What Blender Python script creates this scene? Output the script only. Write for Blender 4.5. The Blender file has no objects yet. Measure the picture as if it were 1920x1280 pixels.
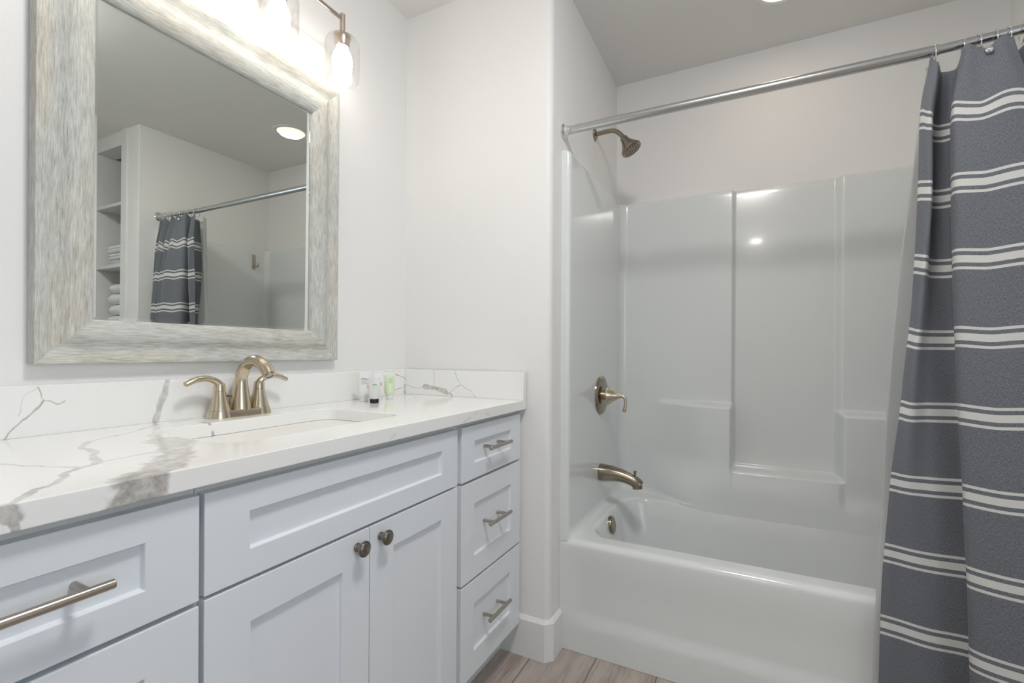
import bpy, bmesh, math, random
from math import sin, cos, pi, sqrt
from mathutils import Vector, Matrix

random.seed(7)
S = bpy.context.scene
COL = S.collection

# ------------------------------------------------------------------ camera
TH, ROLL, FPX, CY = 0.4738, 0.0054, 888.09, 660.64
cam_data = bpy.data.cameras.new('camera')
cam_data.sensor_fit = 'HORIZONTAL'
cam_data.sensor_width = 36.0
cam_data.lens = FPX / 1920 * 36.0
cam_data.shift_y = (CY - 640) / 1920
cam_data.clip_start = 0.02
cam = bpy.data.objects.new('camera', cam_data)
COL.objects.link(cam)
_F = Vector((cos(TH), sin(TH), 0)); _R = Vector((sin(TH), -cos(TH), 0)); _U = Vector((0, 0, 1))
_r = _R * cos(ROLL) + _U * sin(ROLL); _u = -_R * sin(ROLL) + _U * cos(ROLL)
_m = Matrix((_r, _u, -_F)).transposed().to_4x4()
_m.translation = Vector((0.0, -1.2749, 1.0775))
cam.matrix_world = _m
S.camera = cam

# ------------------------------------------------------------------ view, world, lights
vs = S.view_settings
S.display_settings.display_device = 'sRGB'
vs.view_transform = 'Standard'
vs.look = 'None'
vs.gamma = 1.0
vs.use_curve_mapping = False
vs.exposure = 0.33

world = bpy.data.worlds.new('world')
S.world = world
world.use_nodes = True
world.node_tree.nodes['Background'].inputs['Color'].default_value = (0.75, 0.87, 1.0, 1)
world.node_tree.nodes['Background'].inputs['Strength'].default_value = 1.2

WIN_P, WIN_COL = 7.0, (0.72, 0.86, 1.0)
BULB_E, BULB_COL = 12.0, (1.0, 0.915, 0.81)
DOWN_P, DOWN_COL = 0.55, (1.0, 0.78, 0.58)
ROOM_P, ROOM_COL = 5.0, (1.0, 0.96, 0.92)

def area(name, loc, direction, sx, sy, power, color, shape='RECTANGLE', spread=pi):
    l = bpy.data.lights.new(name, 'AREA')
    l.shape = shape; l.size = sx
    if shape == 'RECTANGLE': l.size_y = sy
    l.energy = power; l.color = color; l.spread = spread
    o = bpy.data.objects.new(name, l)
    COL.objects.link(o)
    o.location = loc
    o.rotation_euler = Vector(direction).to_track_quat('-Z', 'Y').to_euler()
    return o
area('added_side_window_light', (-0.35, -2.90, 1.45), (0, 1, -0.05), 1.3, 1.2, WIN_P, WIN_COL)  # window light added out of view for cool fill from the right
area('shower_downlight_light', (2.01, -1.36, 2.425), (0, 0, -1), 0.13, 0.13, DOWN_P, DOWN_COL, 'DISK')
area('added_rear_light', (-1.60, -1.28, 2.425), (0, 0, -1), 0.13, 0.13, ROOM_P, ROOM_COL, 'DISK')  # ceiling light added out of view, set far enough back to glint in the surround

# ------------------------------------------------------------------ material helpers
def mat(name, col, rough=0.5, metal=0.0, **kw):
    m = bpy.data.materials.new(name); m.use_nodes = True
    b = m.node_tree.nodes['Principled BSDF']
    b.inputs['Base Color'].default_value = (*col, 1)
    b.inputs['Roughness'].default_value = rough
    b.inputs['Metallic'].default_value = metal
    for k, v in kw.items():
        b.inputs[k.replace('_', ' ')].default_value = v
    return m

class N:
    """tiny node-graph helper"""
    def __init__(self, m):
        self.t = m.node_tree; self.b = self.t.nodes.get('Principled BSDF')
    def n(self, kind, **kw):
        x = self.t.nodes.new(kind)
        for k, v in kw.items():
            if k.startswith('i_'):
                key = k[2:]
                key = int(key) if key.isdigit() else key.replace('_', ' ')
                x.inputs[key].default_value = v
            else: setattr(x, k, v)
        return x
    def l(self, a, b): self.t.links.new(a, b)
    def math(self, op, a, b=None, c=None, clamp=False):
        x = self.n('ShaderNodeMath', operation=op); x.use_clamp = clamp
        for i, v in enumerate((a, b, c)):
            if v is None: continue
            if hasattr(v, 'links'): self.l(v, x.inputs[i])
            else: x.inputs[i].default_value = v
        return x.outputs[0]
    def mix(self, f, a, b):
        x = self.n('ShaderNodeMix', data_type='RGBA')
        for i, v in ((0, f), (6, a), (7, b)):
            if hasattr(v, 'links'): self.l(v, x.inputs[i])
            elif isinstance(v, tuple): x.inputs[i].default_value = (*v, 1)
            else: x.inputs[i].default_value = v
        return x.outputs[2]
    def noise(self, vec, scale, detail=3, rough=0.55, dim='3D'):
        x = self.n('ShaderNodeTexNoise', i_Scale=scale, i_Detail=detail, i_Roughness=rough)
        if vec is not None: self.l(vec, x.inputs['Vector'])
        return x
    def ramp(self, f, stops):
        x = self.n('ShaderNodeValToRGB'); self.l(f, x.inputs[0])
        e = x.color_ramp.elements
        while len(e) < len(stops): e.new(0.5)
        for i, (p, c) in enumerate(stops):
            e[i].position = p; e[i].color = (*c, 1) if isinstance(c, tuple) else (c, c, c, 1)
        return x.outputs[0]
    def scale(self, vec, s):
        x = self.n('ShaderNodeMapping'); self.l(vec, x.inputs[0]); x.inputs['Scale'].default_value = s
        return x.outputs[0]
    def bump(self, h, strength, dist):
        x = self.n('ShaderNodeBump', i_Strength=strength, i_Distance=dist); self.l(h, x.inputs['Height'])
        self.l(x.outputs[0], self.b.inputs['Normal'])
    def pos(self): return self.n('ShaderNodeNewGeometry').outputs['Position']
    def obj(self): return self.n('ShaderNodeTexCoord').outputs['Object']

def paint(name, col, rough=0.55, bump=0.25):
    m = mat(name, col, rough); g = N(m)
    x = g.noise(g.pos(), 160, 3, 0.6)
    g.bump(x.outputs[0], bump, 0.0012)
    return m

M_WALL = paint('painted_wall', (0.84, 0.835, 0.825))
M_CEIL = paint('painted_ceiling', (0.86, 0.845, 0.815), 0.7)
M_TRIM = mat('white_trim_paint', (0.82, 0.82, 0.815), 0.32)
M_CAB = mat('white_cabinet_lacquer', (0.785, 0.82, 0.86), 0.30)
M_CABIN = mat('cabinet_carcass', (0.84, 0.83, 0.80), 0.45)
M_TUB = mat('white_gelcoat', (0.76, 0.785, 0.78), 0.15, Coat_Weight=0.35, Coat_Roughness=0.06)
M_SINK = mat('white_porcelain', (0.86, 0.87, 0.87), 0.07)
M_CHROME = mat('polished_chrome', (0.80, 0.80, 0.80), 0.07, 1.0)
M_ROD = mat('satin_aluminium', (0.60, 0.61, 0.61), 0.20, 1.0)
M_BLACK = mat('black_plastic', (0.006, 0.006, 0.006), 0.35)
M_TOWEL = paint('white_terry', (0.84, 0.85, 0.86), 0.95, 0.9)
M_SHELF = mat('white_shelf_paint', (0.74, 0.75, 0.76), 0.45)
M_FIXT = mat('warm_nickel_fixture', (0.52, 0.45, 0.39), 0.32, 1.0)

def brushed(name, col, rough, sc=(30, 30, 900)):
    m = mat(name, col, rough, 1.0); g = N(m)
    x = g.noise(g.scale(g.obj(), sc), 1.0, 2, 0.5)
    r = g.n('ShaderNodeMapRange', i_3=rough * 0.8, i_4=rough * 1.3)
    g.l(x.outputs[0], r.inputs[0]); g.l(r.outputs[0], g.b.inputs['Roughness'])
    return m
M_NICKEL = brushed('champagne_brushed_nickel', (0.60, 0.52, 0.40), 0.22)
M_NICKEL2 = brushed('shower_brushed_nickel', (0.31, 0.265, 0.205), 0.20)
M_PULL = mat('satin_nickel_pull', (0.46, 0.42, 0.37), 0.27, 1.0)
M_KNOB = brushed('dark_pewter_knob', (0.26, 0.235, 0.205), 0.30)

def emit(name, col, s):
    m = bpy.data.materials.new(name); m.use_nodes = True
    t = m.node_tree; t.nodes.clear()
    e = t.nodes.new('ShaderNodeEmission'); e.inputs[0].default_value = (*col, 1); e.inputs[1].default_value = s
    o = t.nodes.new('ShaderNodeOutputMaterial'); t.links.new(e.outputs[0], o.inputs[0])
    return m
M_BULB = emit('lit_bulb', BULB_COL, BULB_E)
M_LENS = emit('lit_downlight_lens', (1.0, 0.86, 0.68), 1.25)
M_DOME = emit('fill_dome_glow', (1.0, 0.975, 0.95), 53.0)  # glow of the added ceiling dome

def thin_glass(name, tint, gl=1.0):
    m = bpy.data.materials.new(name); m.use_nodes = True
    t = m.node_tree; t.nodes.clear()
    tr = t.nodes.new('ShaderNodeBsdfTransparent'); tr.inputs[0].default_value = (*tint, 1)
    gs = t.nodes.new('ShaderNodeBsdfGlossy'); gs.inputs['Roughness'].default_value = 0.02
    fr = t.nodes.new('ShaderNodeLayerWeight'); fr.inputs[0].default_value = 0.25
    mu = t.nodes.new('ShaderNodeMath'); mu.operation = 'MULTIPLY'; mu.inputs[1].default_value = gl
    mx = t.nodes.new('ShaderNodeMixShader'); o = t.nodes.new('ShaderNodeOutputMaterial')
    t.links.new(fr.outputs['Facing'], mu.inputs[0]); t.links.new(mu.outputs[0], mx.inputs[0])
    t.links.new(tr.outputs[0], mx.inputs[1]); t.links.new(gs.outputs[0], mx.inputs[2])
    t.links.new(mx.outputs[0], o.inputs[0])
    return m
M_GLASS = thin_glass('clear_shade_glass', (0.985, 0.985, 0.985), 0.35)
M_PANE = thin_glass('added_window_glass', (0.97, 0.98, 0.98), 0.4)

M_MIRROR = mat('silvered_mirror', (0.775, 0.81, 0.775), 0.0, 1.0)

# weathered whitewashed wood, grain along the piece's own X
def wood():
    m = mat('whitewashed_weathered_wood', (0.5, 0.5, 0.48), 0.62); g = N(m)
    o = g.obj()
    fine = g.noise(g.scale(o, (36, 900, 900)), 1.0, 3, 0.65)
    mid = g.noise(g.scale(o, (22, 260, 260)), 1.0, 4, 0.65)
    blot = g.noise(g.scale(o, (26, 60, 60)), 1.0, 4, 0.6)
    tint = g.noise(g.scale(o, (3.2, 20, 20)), 1.0, 2, 0.5)
    s = g.math('ADD', g.math('MULTIPLY', fine.outputs[0], 0.46), g.math('MULTIPLY', mid.outputs[0], 0.34))
    s = g.math('ADD', s, g.math('MULTIPLY', blot.outputs[0], 0.20))
    c1 = g.ramp(s, [(0.34, (0.25, 0.245, 0.215)), (0.45, (0.45, 0.455, 0.425)), (0.54, (0.57, 0.585, 0.555)), (0.70, (0.75, 0.755, 0.725))])
    c2 = g.ramp(s, [(0.34, (0.27, 0.235, 0.18)), (0.45, (0.47, 0.44, 0.37)), (0.54, (0.59, 0.575, 0.515)), (0.70, (0.76, 0.745, 0.69))])
    f = g.ramp(tint.outputs[0], [(0.48, 0.0), (0.66, 0.8)])
    g.l(g.mix(f, c1, c2), g.b.inputs['Base Color'])
    g.bump(s, 0.5, 0.0015)
    return m
M_WOOD = wood()

# floor: greige wood-look planks running along X
def floor_mat():
    m = mat('greige_plank_floor', (0.3, 0.26, 0.23), 0.42); g = N(m)
    p = g.pos()
    mp = g.n('ShaderNodeMapping'); g.l(p, mp.inputs[0]); mp.inputs['Location'].default_value = (0.35, 0.575 + 0.207 * 10, 0)
    br = g.n('ShaderNodeTexBrick', i_Scale=1.0, i_Mortar_Size=0.0022, i_Mortar_Smooth=0.2, i_Brick_Width=1.22, i_Row_Height=0.207)
    br.offset = 0.37; g.l(mp.outputs[0], br.inputs['Vector'])
    br.inputs['Color1'].default_value = (0.1, 0.1, 0.1, 1); br.inputs['Color2'].default_value = (0.9, 0.9, 0.9, 1)
    br.inputs['Mortar'].default_value = (0.5, 0.5, 0.5, 1)
    fine = g.noise(g.scale(p, (3.5, 55, 1)), 3.0, 6, 0.7)
    big = g.noise(g.scale(p, (1.6, 9, 1)), 2.0, 4, 0.6)
    s = g.math('ADD', g.math('MULTIPLY', fine.outputs[0], 0.5), g.math('MULTIPLY', big.outputs[0], 0.5))
    c = g.ramp(s, [(0.36, (0.27, 0.215, 0.18)), (0.5, (0.43, 0.365, 0.32)), (0.64, (0.57, 0.50, 0.45))])
    c2 = g.mix(g.math('MULTIPLY', br.outputs['Color'], 0.35), c, (0.46, 0.40, 0.355))
    c3 = g.mix(g.math('MULTIPLY', br.outputs['Fac'], 0.8), c2, (0.10, 0.08, 0.065))
    g.l(c3, g.b.inputs['Base Color'])
    g.bump(s, 0.15, 0.002)
    return m
M_FLOOR = floor_mat()

# white quartz with grey-taupe veins
def seg_group():
    t = bpy.data.node_groups.new('vein_segment', 'ShaderNodeTree')
    for nm, ty in (('P', 'NodeSocketVector'), ('A', 'NodeSocketVector'), ('B', 'NodeSocketVector'), ('W', 'NodeSocketFloat'), ('Prev', 'NodeSocketFloat')):
        t.interface.new_socket(nm, in_out='INPUT', socket_type=ty)
    t.interface.new_socket('M', in_out='OUTPUT', socket_type='NodeSocketFloat')
    gi = t.nodes.new('NodeGroupInput'); go = t.nodes.new('NodeGroupOutput')
    def vm(op, a, b=None, sc=None):
        x = t.nodes.new('ShaderNodeVectorMath'); x.operation = op
        t.links.new(a, x.inputs[0])
        if b is not None: t.links.new(b, x.inputs[1])
        if sc is not None: t.links.new(sc, x.inputs['Scale'])
        return x
    ab = vm('SUBTRACT', gi.outputs['B'], gi.outputs['A']).outputs[0]
    dp = t.nodes.new('ShaderNodeVectorMath'); dp.operation = 'MULTIPLY_ADD'     # carries the running mask along the chain
    t.links.new(gi.outputs['Prev'], dp.inputs[0]); dp.inputs[1].default_value = (1e-7, 1e-7, 1e-7); t.links.new(gi.outputs['P'], dp.inputs[2])
    ap = vm('SUBTRACT', dp.outputs[0], gi.outputs['A']).outputs[0]
    d1 = vm('DOT_PRODUCT', ap, ab).outputs['Value']; d2 = vm('DOT_PRODUCT', ab, ab).outputs['Value']
    dv = t.nodes.new('ShaderNodeMath'); dv.operation = 'DIVIDE'; dv.use_clamp = True
    t.links.new(d1, dv.inputs[0]); t.links.new(d2, dv.inputs[1])
    cl = vm('SCALE', ab, sc=dv.outputs[0]).outputs[0]
    ds = vm('DISTANCE', ap, cl).outputs['Value']
    q = t.nodes.new('ShaderNodeMath'); q.operation = 'DIVIDE'; t.links.new(ds, q.inputs[0]); t.links.new(gi.outputs['W'], q.inputs[1])
    mr = t.nodes.new('ShaderNodeMapRange'); mr.interpolation_type = 'SMOOTHSTEP'
    mr.inputs[1].default_value = 0.65; mr.inputs[2].default_value = 1.05; mr.inputs[3].default_value = 1; mr.inputs[4].default_value = 0
    t.links.new(q.outputs[0], mr.inputs[0]); t.links.new(mr.outputs[0], go.inputs['M'])
    return t

ZC, YB, XS = 0.9084, -0.021, 1.503
VEINS = []   # (points, half width, darkness)
def T(x, y): return (x, y, ZC)
def Bk(x, z): return (x, YB, z)
def Sd(y, z): return (XS, y, z)
def Ff(x, z): return (x, -0.5505, z)
VEINS += [
    ([(0.325, -0.5505, 0.870), (0.345, -0.5505, 0.908)], 0.036, 0.95),
    ([T(0.345, -0.545), T(0.395, -0.49)], 0.034, 0.75), ([T(0.395, -0.49), T(0.455, -0.41)], 0.026, 0.62),
    ([T(0.455, -0.41), T(0.485, -0.33), T(0.500, -0.28)], 0.030, 0.55), ([T(0.50, -0.28), T(0.515, -0.20)], 0.010, 0.35),
    ([Ff(0.208, 0.908), Ff(0.2135, 0.893)], 0.011, 0.8), ([Ff(0.2135, 0.893), Ff(0.2135, 0.873)], 0.006, 0.8),
    ([T(0.212, -0.55), T(0.239, -0.518), T(0.287, -0.457), T(0.321, -0.4105), T(0.3515, -0.397)], 0.0048, 0.65),
    ([T(0.3515, -0.397), T(0.4296, -0.3805), T(0.47, -0.372)], 0.0042, 0.5),
    ([T(0.3515, -0.397), T(0.378, -0.31), T(0.395, -0.224), T(0.426, -0.177)], 0.0065, 0.5),
    ([T(0.426, -0.177), T(0.5235, -0.119), T(0.592, -0.060), T(0.611, -0.021)], 0.0045, 0.45),
    ([T(0.27, -0.25), T(0.294, -0.319), T(0.321, -0.4105)], 0.0022, 0.5),
    ([Bk(0.611, 0.905), Bk(0.617, 0.945), Bk(0.630, 1.01)], 0.0065, 0.62),
    ([Bk(0.345, 0.905), Bk(0.355, 0.911), Bk(0.3816, 0.9396), Bk(0.4122, 0.9727)], 0.0022, 0.75),
    ([Bk(0.4122, 0.9727), Bk(0.4027, 0.9998)], 0.0014, 0.7), ([Bk(0.4122, 0.9727), Bk(0.43, 0.970), Bk(0.4415, 0.9755)], 0.0013, 0.65),
    ([Bk(0.375, 0.955), Bk(0.385, 0.985), Bk(0.4027, 0.9998)], 0.0010, 0.35),
    ([T(0.630, -0.050), T(0.66, -0.042), T(0.715, -0.045)], 0.0075, 0.6), ([Bk(0.78, 0.96), Bk(0.80, 1.0)], 0.004, 0.3),
    ([T(0.665, -0.11), (0.668, -0.142, 0.906), (0.672, -0.143, 0.872)], 0.0050, 0.85),
    ([(0.955, -0.14, 0.91), (0.950, -0.145, 0.895), (0.957, -0.145, 0.872)], 0.0042, 0.85), ([(0.985, -0.16, 0.91), (0.985, -0.16, 0.872)], 0.0012, 0.6),
    ([Sd(-0.021, 0.945), Sd(-0.08, 0.9345), Sd(-0.119, 0.9375)], 0.0016, 0.7),
    ([Sd(-0.119, 0.9385), Sd(-0.161, 0.944), Sd(-0.217, 0.925)], 0.0095, 0.75), ([Sd(-0.217, 0.925), Sd(-0.2485, 0.9123)], 0.0045, 0.7),
    ([Sd(-0.161, 0.9453), Sd(-0.1666, 0.9702), Sd(-0.1588, 1.0085)], 0.0019, 0.6),
    ([Sd(-0.2357, 0.9223), Sd(-0.261, 0.9415), Sd(-0.2895, 0.9546)], 0.0017, 0.6),
    ([Sd(-0.2533, 1.008), Sd(-0.2895, 0.9546), Sd(-0.3317, 0.9398), Sd(-0.3492, 0.911)], 0.0017, 0.65),
    ([Bk(1.42, 0.995), Bk(1.47, 0.985), Bk(1.503, 0.965)], 0.0017, 0.85), ([Bk(1.503, 0.968), Bk(1.503, 0.94)], 0.002, 0.6),
    ([Bk(1.41, 0.927), Bk(1.47, 0.930), Bk(1.488, 0.938)], 0.0017, 0.7), ([Bk(1.497, 0.945), Bk(1.497, 0.909)], 0.006, 0.6),
    ([T(1.48, -0.05), T(1.44, -0.13), T(1.38, -0.17), T(1.30, -0.20)], 0.004, 0.22), ([T(1.44, -0.13), T(1.42, -0.25)], 0.004, 0.18),
    ([Ff(0.82, 0.884), Ff(0.86, 0.900)], 0.002, 0.22), ([Ff(1.12, 0.882), Ff(1.20, 0.900), Ff(1.27, 0.884)], 0.0022, 0.25),
]
def quartz(name, mask, pick):
    m = mat(name, (0.84, 0.845, 0.83), 0.12); g = N(m)
    grp = bpy.data.node_groups.get('vein_segment') or seg_group()
    p = g.pos()
    n1 = g.noise(p, 17, 2, 0.55); n2 = g.noise(p, 140, 2, 0.6)
    def warp(n, amt):
        a = g.n('ShaderNodeVectorMath', operation='SUBTRACT'); g.l(n.outputs['Color'], a.inputs[0]); a.inputs[1].default_value = (0.5, 0.5, 0.5)
        b = g.n('ShaderNodeVectorMath', operation='SCALE'); g.l(a.outputs[0], b.inputs[0]); b.inputs['Scale'].default_value = amt
        c = g.n('ShaderNodeVectorMath', operation='MULTIPLY'); g.l(b.outputs[0], c.inputs[0]); c.inputs[1].default_value = mask
        return c.outputs[0]
    s1 = g.n('ShaderNodeVectorMath', operation='ADD'); g.l(p, s1.inputs[0]); g.l(warp(n1, 0.030), s1.inputs[1])
    s2 = g.n('ShaderNodeVectorMath', operation='ADD'); g.l(s1.outputs[0], s2.inputs[0]); g.l(warp(n2, 0.0028), s2.inputs[1])
    P = s2.outputs[0]
    wv = g.noise(p, 35, 2, 0.5)
    wm = g.n('ShaderNodeMapRange', i_1=0.3, i_2=0.7, i_3=0.75, i_4=1.4); g.l(wv.outputs[0], wm.inputs[0])
    total = None
    for pts, w, dk in VEINS:
        if not pick(pts): continue
        for a, b in zip(pts[:-1], pts[1:]):
            s = g.n('ShaderNodeGroup'); s.node_tree = grp
            g.l(P, s.inputs['P']); s.inputs['A'].default_value = a; s.inputs['B'].default_value = b
            g.l(g.math('MULTIPLY', wm.outputs[0], w if w > 0.004 or mask[1] == 0 or mask[0] == 0 else w * 1.35 + 0.0004), s.inputs['W'])
            if total is not None: g.l(total, s.inputs['Prev'])
            v = g.math('MULTIPLY', s.outputs['M'], dk)
            total = v if total is None else g.math('MAXIMUM', total, v)
    body = g.noise(p, 60, 4, 0.65)
    vc = g.ramp(body.outputs[0], [(0.35, (0.31, 0.29, 0.265)), (0.5, (0.46, 0.44, 0.41)), (0.62, (0.60, 0.575, 0.54))])
    cl = g.noise(p, 5, 3, 0.5)
    base = g.mix(g.math('MULTIPLY', cl.outputs[0], 0.18), (0.90, 0.90, 0.885), (0.83, 0.83, 0.82))
    g.l(g.mix(total, base, vc), g.b.inputs['Base Color'])
    return m
on_back = lambda q: all(abs(v[1] - YB) < 1e-6 and v[2] != ZC for v in q)
on_side = lambda q: all(abs(v[0] - XS) < 1e-6 for v in q) and not on_back(q)
M_QUARTZ = quartz('white_veined_quartz', (1, 1, 0), lambda q: not on_back(q) and not on_side(q))
M_QUARTZ_B = quartz('white_veined_quartz_backsplash', (1, 0, 1), on_back)
M_QUARTZ_S = quartz('white_veined_quartz_side', (0, 1, 1), on_side)

# chambray curtain with woven white stripes; UV v is the height on the cloth in metres
STRIPE_Z = [1.698, 1.512, 1.319, 1.124, 0.930, 0.733, 0.535, 0.338, 0.142]
def curtain_mat():
    m = mat('striped_chambray_cotton', (0.1, 0.11, 0.13), 0.9, Sheen_Weight=0.15); g = N(m)
    uv = g.n('ShaderNodeTexCoord').outputs['UV']
    sp = g.n('ShaderNodeSeparateXYZ'); g.l(uv, sp.inputs[0]); v = sp.outputs[1]
    tot = None
    def band(c, h):
        d = g.math('ABSOLUTE', g.math('SUBTRACT', v, c))
        return g.math('LESS_THAN', d, h)
    for c in STRIPE_Z:
        for off, h in ((0.0228, 0.0036), (0.0, 0.0092), (-0.0228, 0.0036)):
            b = band(c + off, h)
            tot = b if tot is None else g.math('MAXIMUM', tot, b)
    w1 = g.noise(g.scale(uv, (1500, 150, 1)), 1.0, 2, 0.6)
    w2 = g.noise(g.scale(uv, (150, 1500, 1)), 1.0, 2, 0.6)
    w3 = g.noise(g.scale(uv, (620, 300, 1)), 1.0, 3, 0.7)
    wv = g.math('ADD', g.math('MULTIPLY', w1.outputs[0], 0.36), g.math('MULTIPLY', w2.outputs[0], 0.30))
    wv = g.math('ADD', wv, g.math('MULTIPLY', w3.outputs[0], 0.34))
    blue = g.ramp(wv, [(0.38, (0.058, 0.066, 0.086)), (0.5, (0.155, 0.168, 0.192)), (0.62, (0.31, 0.32, 0.34))])
    rib = g.math('SINE', g.math('MULTIPLY', v, 2 * pi / 0.0032))
    ribf = g.math('MULTIPLY_ADD', rib, 0.12, 0.12)
    white = g.mix(ribf, (0.74, 0.735, 0.71), (0.45, 0.45, 0.44))
    col = g.mix(tot, blue, white)
    g.l(col, g.b.inputs['Base Color'])
    out = g.t.nodes['Material Output']
    tl = g.n('ShaderNodeBsdfTranslucent'); g.l(col, tl.inputs[0])
    mx = g.n('ShaderNodeMixShader', i_0=0.12); g.l(g.b.outputs[0], mx.inputs[1]); g.l(tl.outputs[0], mx.inputs[2])
    g.l(mx.outputs[0], out.inputs[0])
    return m
M_CURT = curtain_mat()
def liner_mat():
    m = mat('frosted_vinyl_liner', (0.82, 0.83, 0.83), 0.35); g = N(m)
    out = g.t.nodes['Material Output']
    tr = g.n('ShaderNodeBsdfTransparent'); tl = g.n('ShaderNodeBsdfTranslucent'); tl.inputs[0].default_value = (0.85, 0.86, 0.86, 1)
    a = g.n('ShaderNodeMixShader', i_0=0.45); g.l(g.b.outputs[0], a.inputs[1]); g.l(tl.outputs[0], a.inputs[2])
    b = g.n('ShaderNodeMixShader', i_0=0.32); g.l(a.outputs[0], b.inputs[1]); g.l(tr.outputs[0], b.inputs[2])
    g.l(b.outputs[0], out.inputs[0])
    return m
M_LINER = liner_mat()

# ------------------------------------------------------------------ geometry helpers
def link(name, bm, m, parent=None, origin=None, smooth=None, bevel=None, seg=2):
    """one mesh object; vertices given in world metres, origin shifts the object's own zero"""
    if parent is not None and origin is None: origin = parent.get('_w', (0, 0, 0))
    o0 = Vector(origin) if origin is not None else Vector((0, 0, 0))
    bmesh.ops.recalc_face_normals(bm, faces=bm.faces)
    if o0.length: bmesh.ops.translate(bm, verts=bm.verts, vec=-o0)
    me = bpy.data.meshes.new(name); bm.to_mesh(me); bm.free()
    me.materials.append(m)
    o = bpy.data.objects.new(name, me); COL.objects.link(o)
    if parent is not None:
        o.parent = parent
        pw = Vector(parent.get('_w', (0, 0, 0)))
        o.location = o0 - pw
    else: o.location = o0
    o['_w'] = tuple(o0)
    if smooth is not None:
        for p in me.polygons: p.use_smooth = True
        me.set_sharp_from_angle(angle=math.radians(smooth))
    if bevel:
        b = o.modifiers.new('bevel', 'BEVEL'); b.width = bevel; b.segments = seg; b.limit_method = 'ANGLE'; b.angle_limit = math.radians(40)
        b.harden_normals = False
    return o

def tag(o, label, cat, group=None):
    o['label'] = label; o['category'] = cat
    if group: o['group'] = group
    return o

def thing(name, label, cat, loc, group=None):
    o = bpy.data.objects.new(name, None); COL.objects.link(o)
    o.empty_display_size = 0.05; o.location = loc; o['_w'] = tuple(loc)
    return tag(o, label, cat, group)

def struct(name, bm, m, **kw):
    o = link(name, bm, m, **kw); o['kind'] = 'structure'; return o

def box(bm, x0, x1, y0, y1, z0, z1):
    v = [bm.verts.new((x, y, z)) for z in (z0, z1) for x, y in ((x0, y0), (x1, y0), (x1, y1), (x0, y1))]
    for f in ((3, 2, 1, 0), (4, 5, 6, 7), (0, 1, 5, 4), (1, 2, 6, 5), (2, 3, 7, 6), (3, 0, 4, 7)):
        bm.faces.new([v[i] for i in f])
    return bm
def B(): return bmesh.new()

def prism(bm, pts, z0, z1):
    a = [bm.verts.new((x, y, z0)) for x, y in pts]; b = [bm.verts.new((x, y, z1)) for x, y in pts]
    n = len(pts)
    bm.faces.new(a[::-1]); bm.faces.new(b)
    for i in range(n): bm.faces.new((a[i], a[(i + 1) % n], b[(i + 1) % n], b[i]))
    return bm

def loft(bm, rings, cap0=True, cap1=True, closed=True):
    R = [[bm.verts.new(p) for p in r] for r in rings]
    n = len(R[0])
    for a, b in zip(R[:-1], R[1:]):
        for i in range(n if closed else n - 1):
            j = (i + 1) % n
            bm.faces.new((a[i], a[j], b[j], b[i]))
    if closed and cap0: bm.faces.new(R[0][::-1])
    if closed and cap1: bm.faces.new(R[-1])
    return R

def frame(d):
    d = Vector(d).normalized()
    up = Vector((0, 0, 1)) if abs(d.z) < 0.95 else Vector((1, 0, 0))
    a = d.cross(up).normalized(); b = a.cross(d).normalized()
    return a, b

def tube(bm, pts, rad, n=16, caps=True, sq=1.0):
    """swept round section along points; rad is a number or one per point; sq squashes the second axis"""
    P = [Vector(p) for p in pts]
    if not hasattr(rad, '__len__'): rad = [rad] * len(P)
    rings = []; pa = None
    for i, p in enumerate(P):
        d = (P[min(i + 1, len(P) - 1)] - P[max(i - 1, 0)]).normalized()
        if pa is None: a, b = frame(d)
        else:
            a = (pa - d * pa.dot(d)).normalized(); b = a.cross(d).normalized()
        pa = a
        q = sq[i] if hasattr(sq, '__len__') else sq
        rings.append([p + (a * cos(t) + b * sin(t) * q) * rad[i] for t in (2 * pi * k / n for k in range(n))])
    loft(bm, rings, caps, caps)
    return bm

def lathe(bm, base, axis, prof, n=32, cap0=True, cap1=True):
    """prof: list of (distance along axis, radius)"""
    ax = Vector(axis).normalized(); a, b = frame(ax); base = Vector(base)
    loft(bm, [[base + ax * h + (a * cos(t) + b * sin(t)) * max(r, 1e-5) for t in (2 * pi * k / n for k in range(n))] for h, r in prof], cap0, cap1)
    return bm

def cr(pts, per=10):
    """Catmull-Rom through points (tuples of any length)"""
    P = [Vector(p) for p in pts]; P = [2 * P[0] - P[1]] + P + [2 * P[-1] - P[-2]]
    out = []
    for i in range(1, len(P) - 2):
        for k in range(per):
            t = k / per; p0, p1, p2, p3 = P[i - 1:i + 3]
            out.append(0.5 * (2 * p1 + (p2 - p0) * t + (2 * p0 - 5 * p1 + 4 * p2 - p3) * t * t + (3 * p1 - p0 - 3 * p2 + p3) * t ** 3))
    out.append(P[-2]); return out

def ss(x, a, b):
    t = min(1, max(0, (x - a) / (b - a))); return t * t * (3 - 2 * t)

def rrect(x0, x1, y0, y1, r, z, k=10):
    out = []
    for cx, cy, a0 in ((x1 - r, y1 - r, 0), (x0 + r, y1 - r, pi / 2), (x0 + r, y0 + r, pi), (x1 - r, y0 + r, 1.5 * pi)):
        for i in range(k + 1):
            a = a0 + pi / 2 * i / k
            out.append((cx + r * cos(a), cy + r * sin(a), z))
    return out

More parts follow.
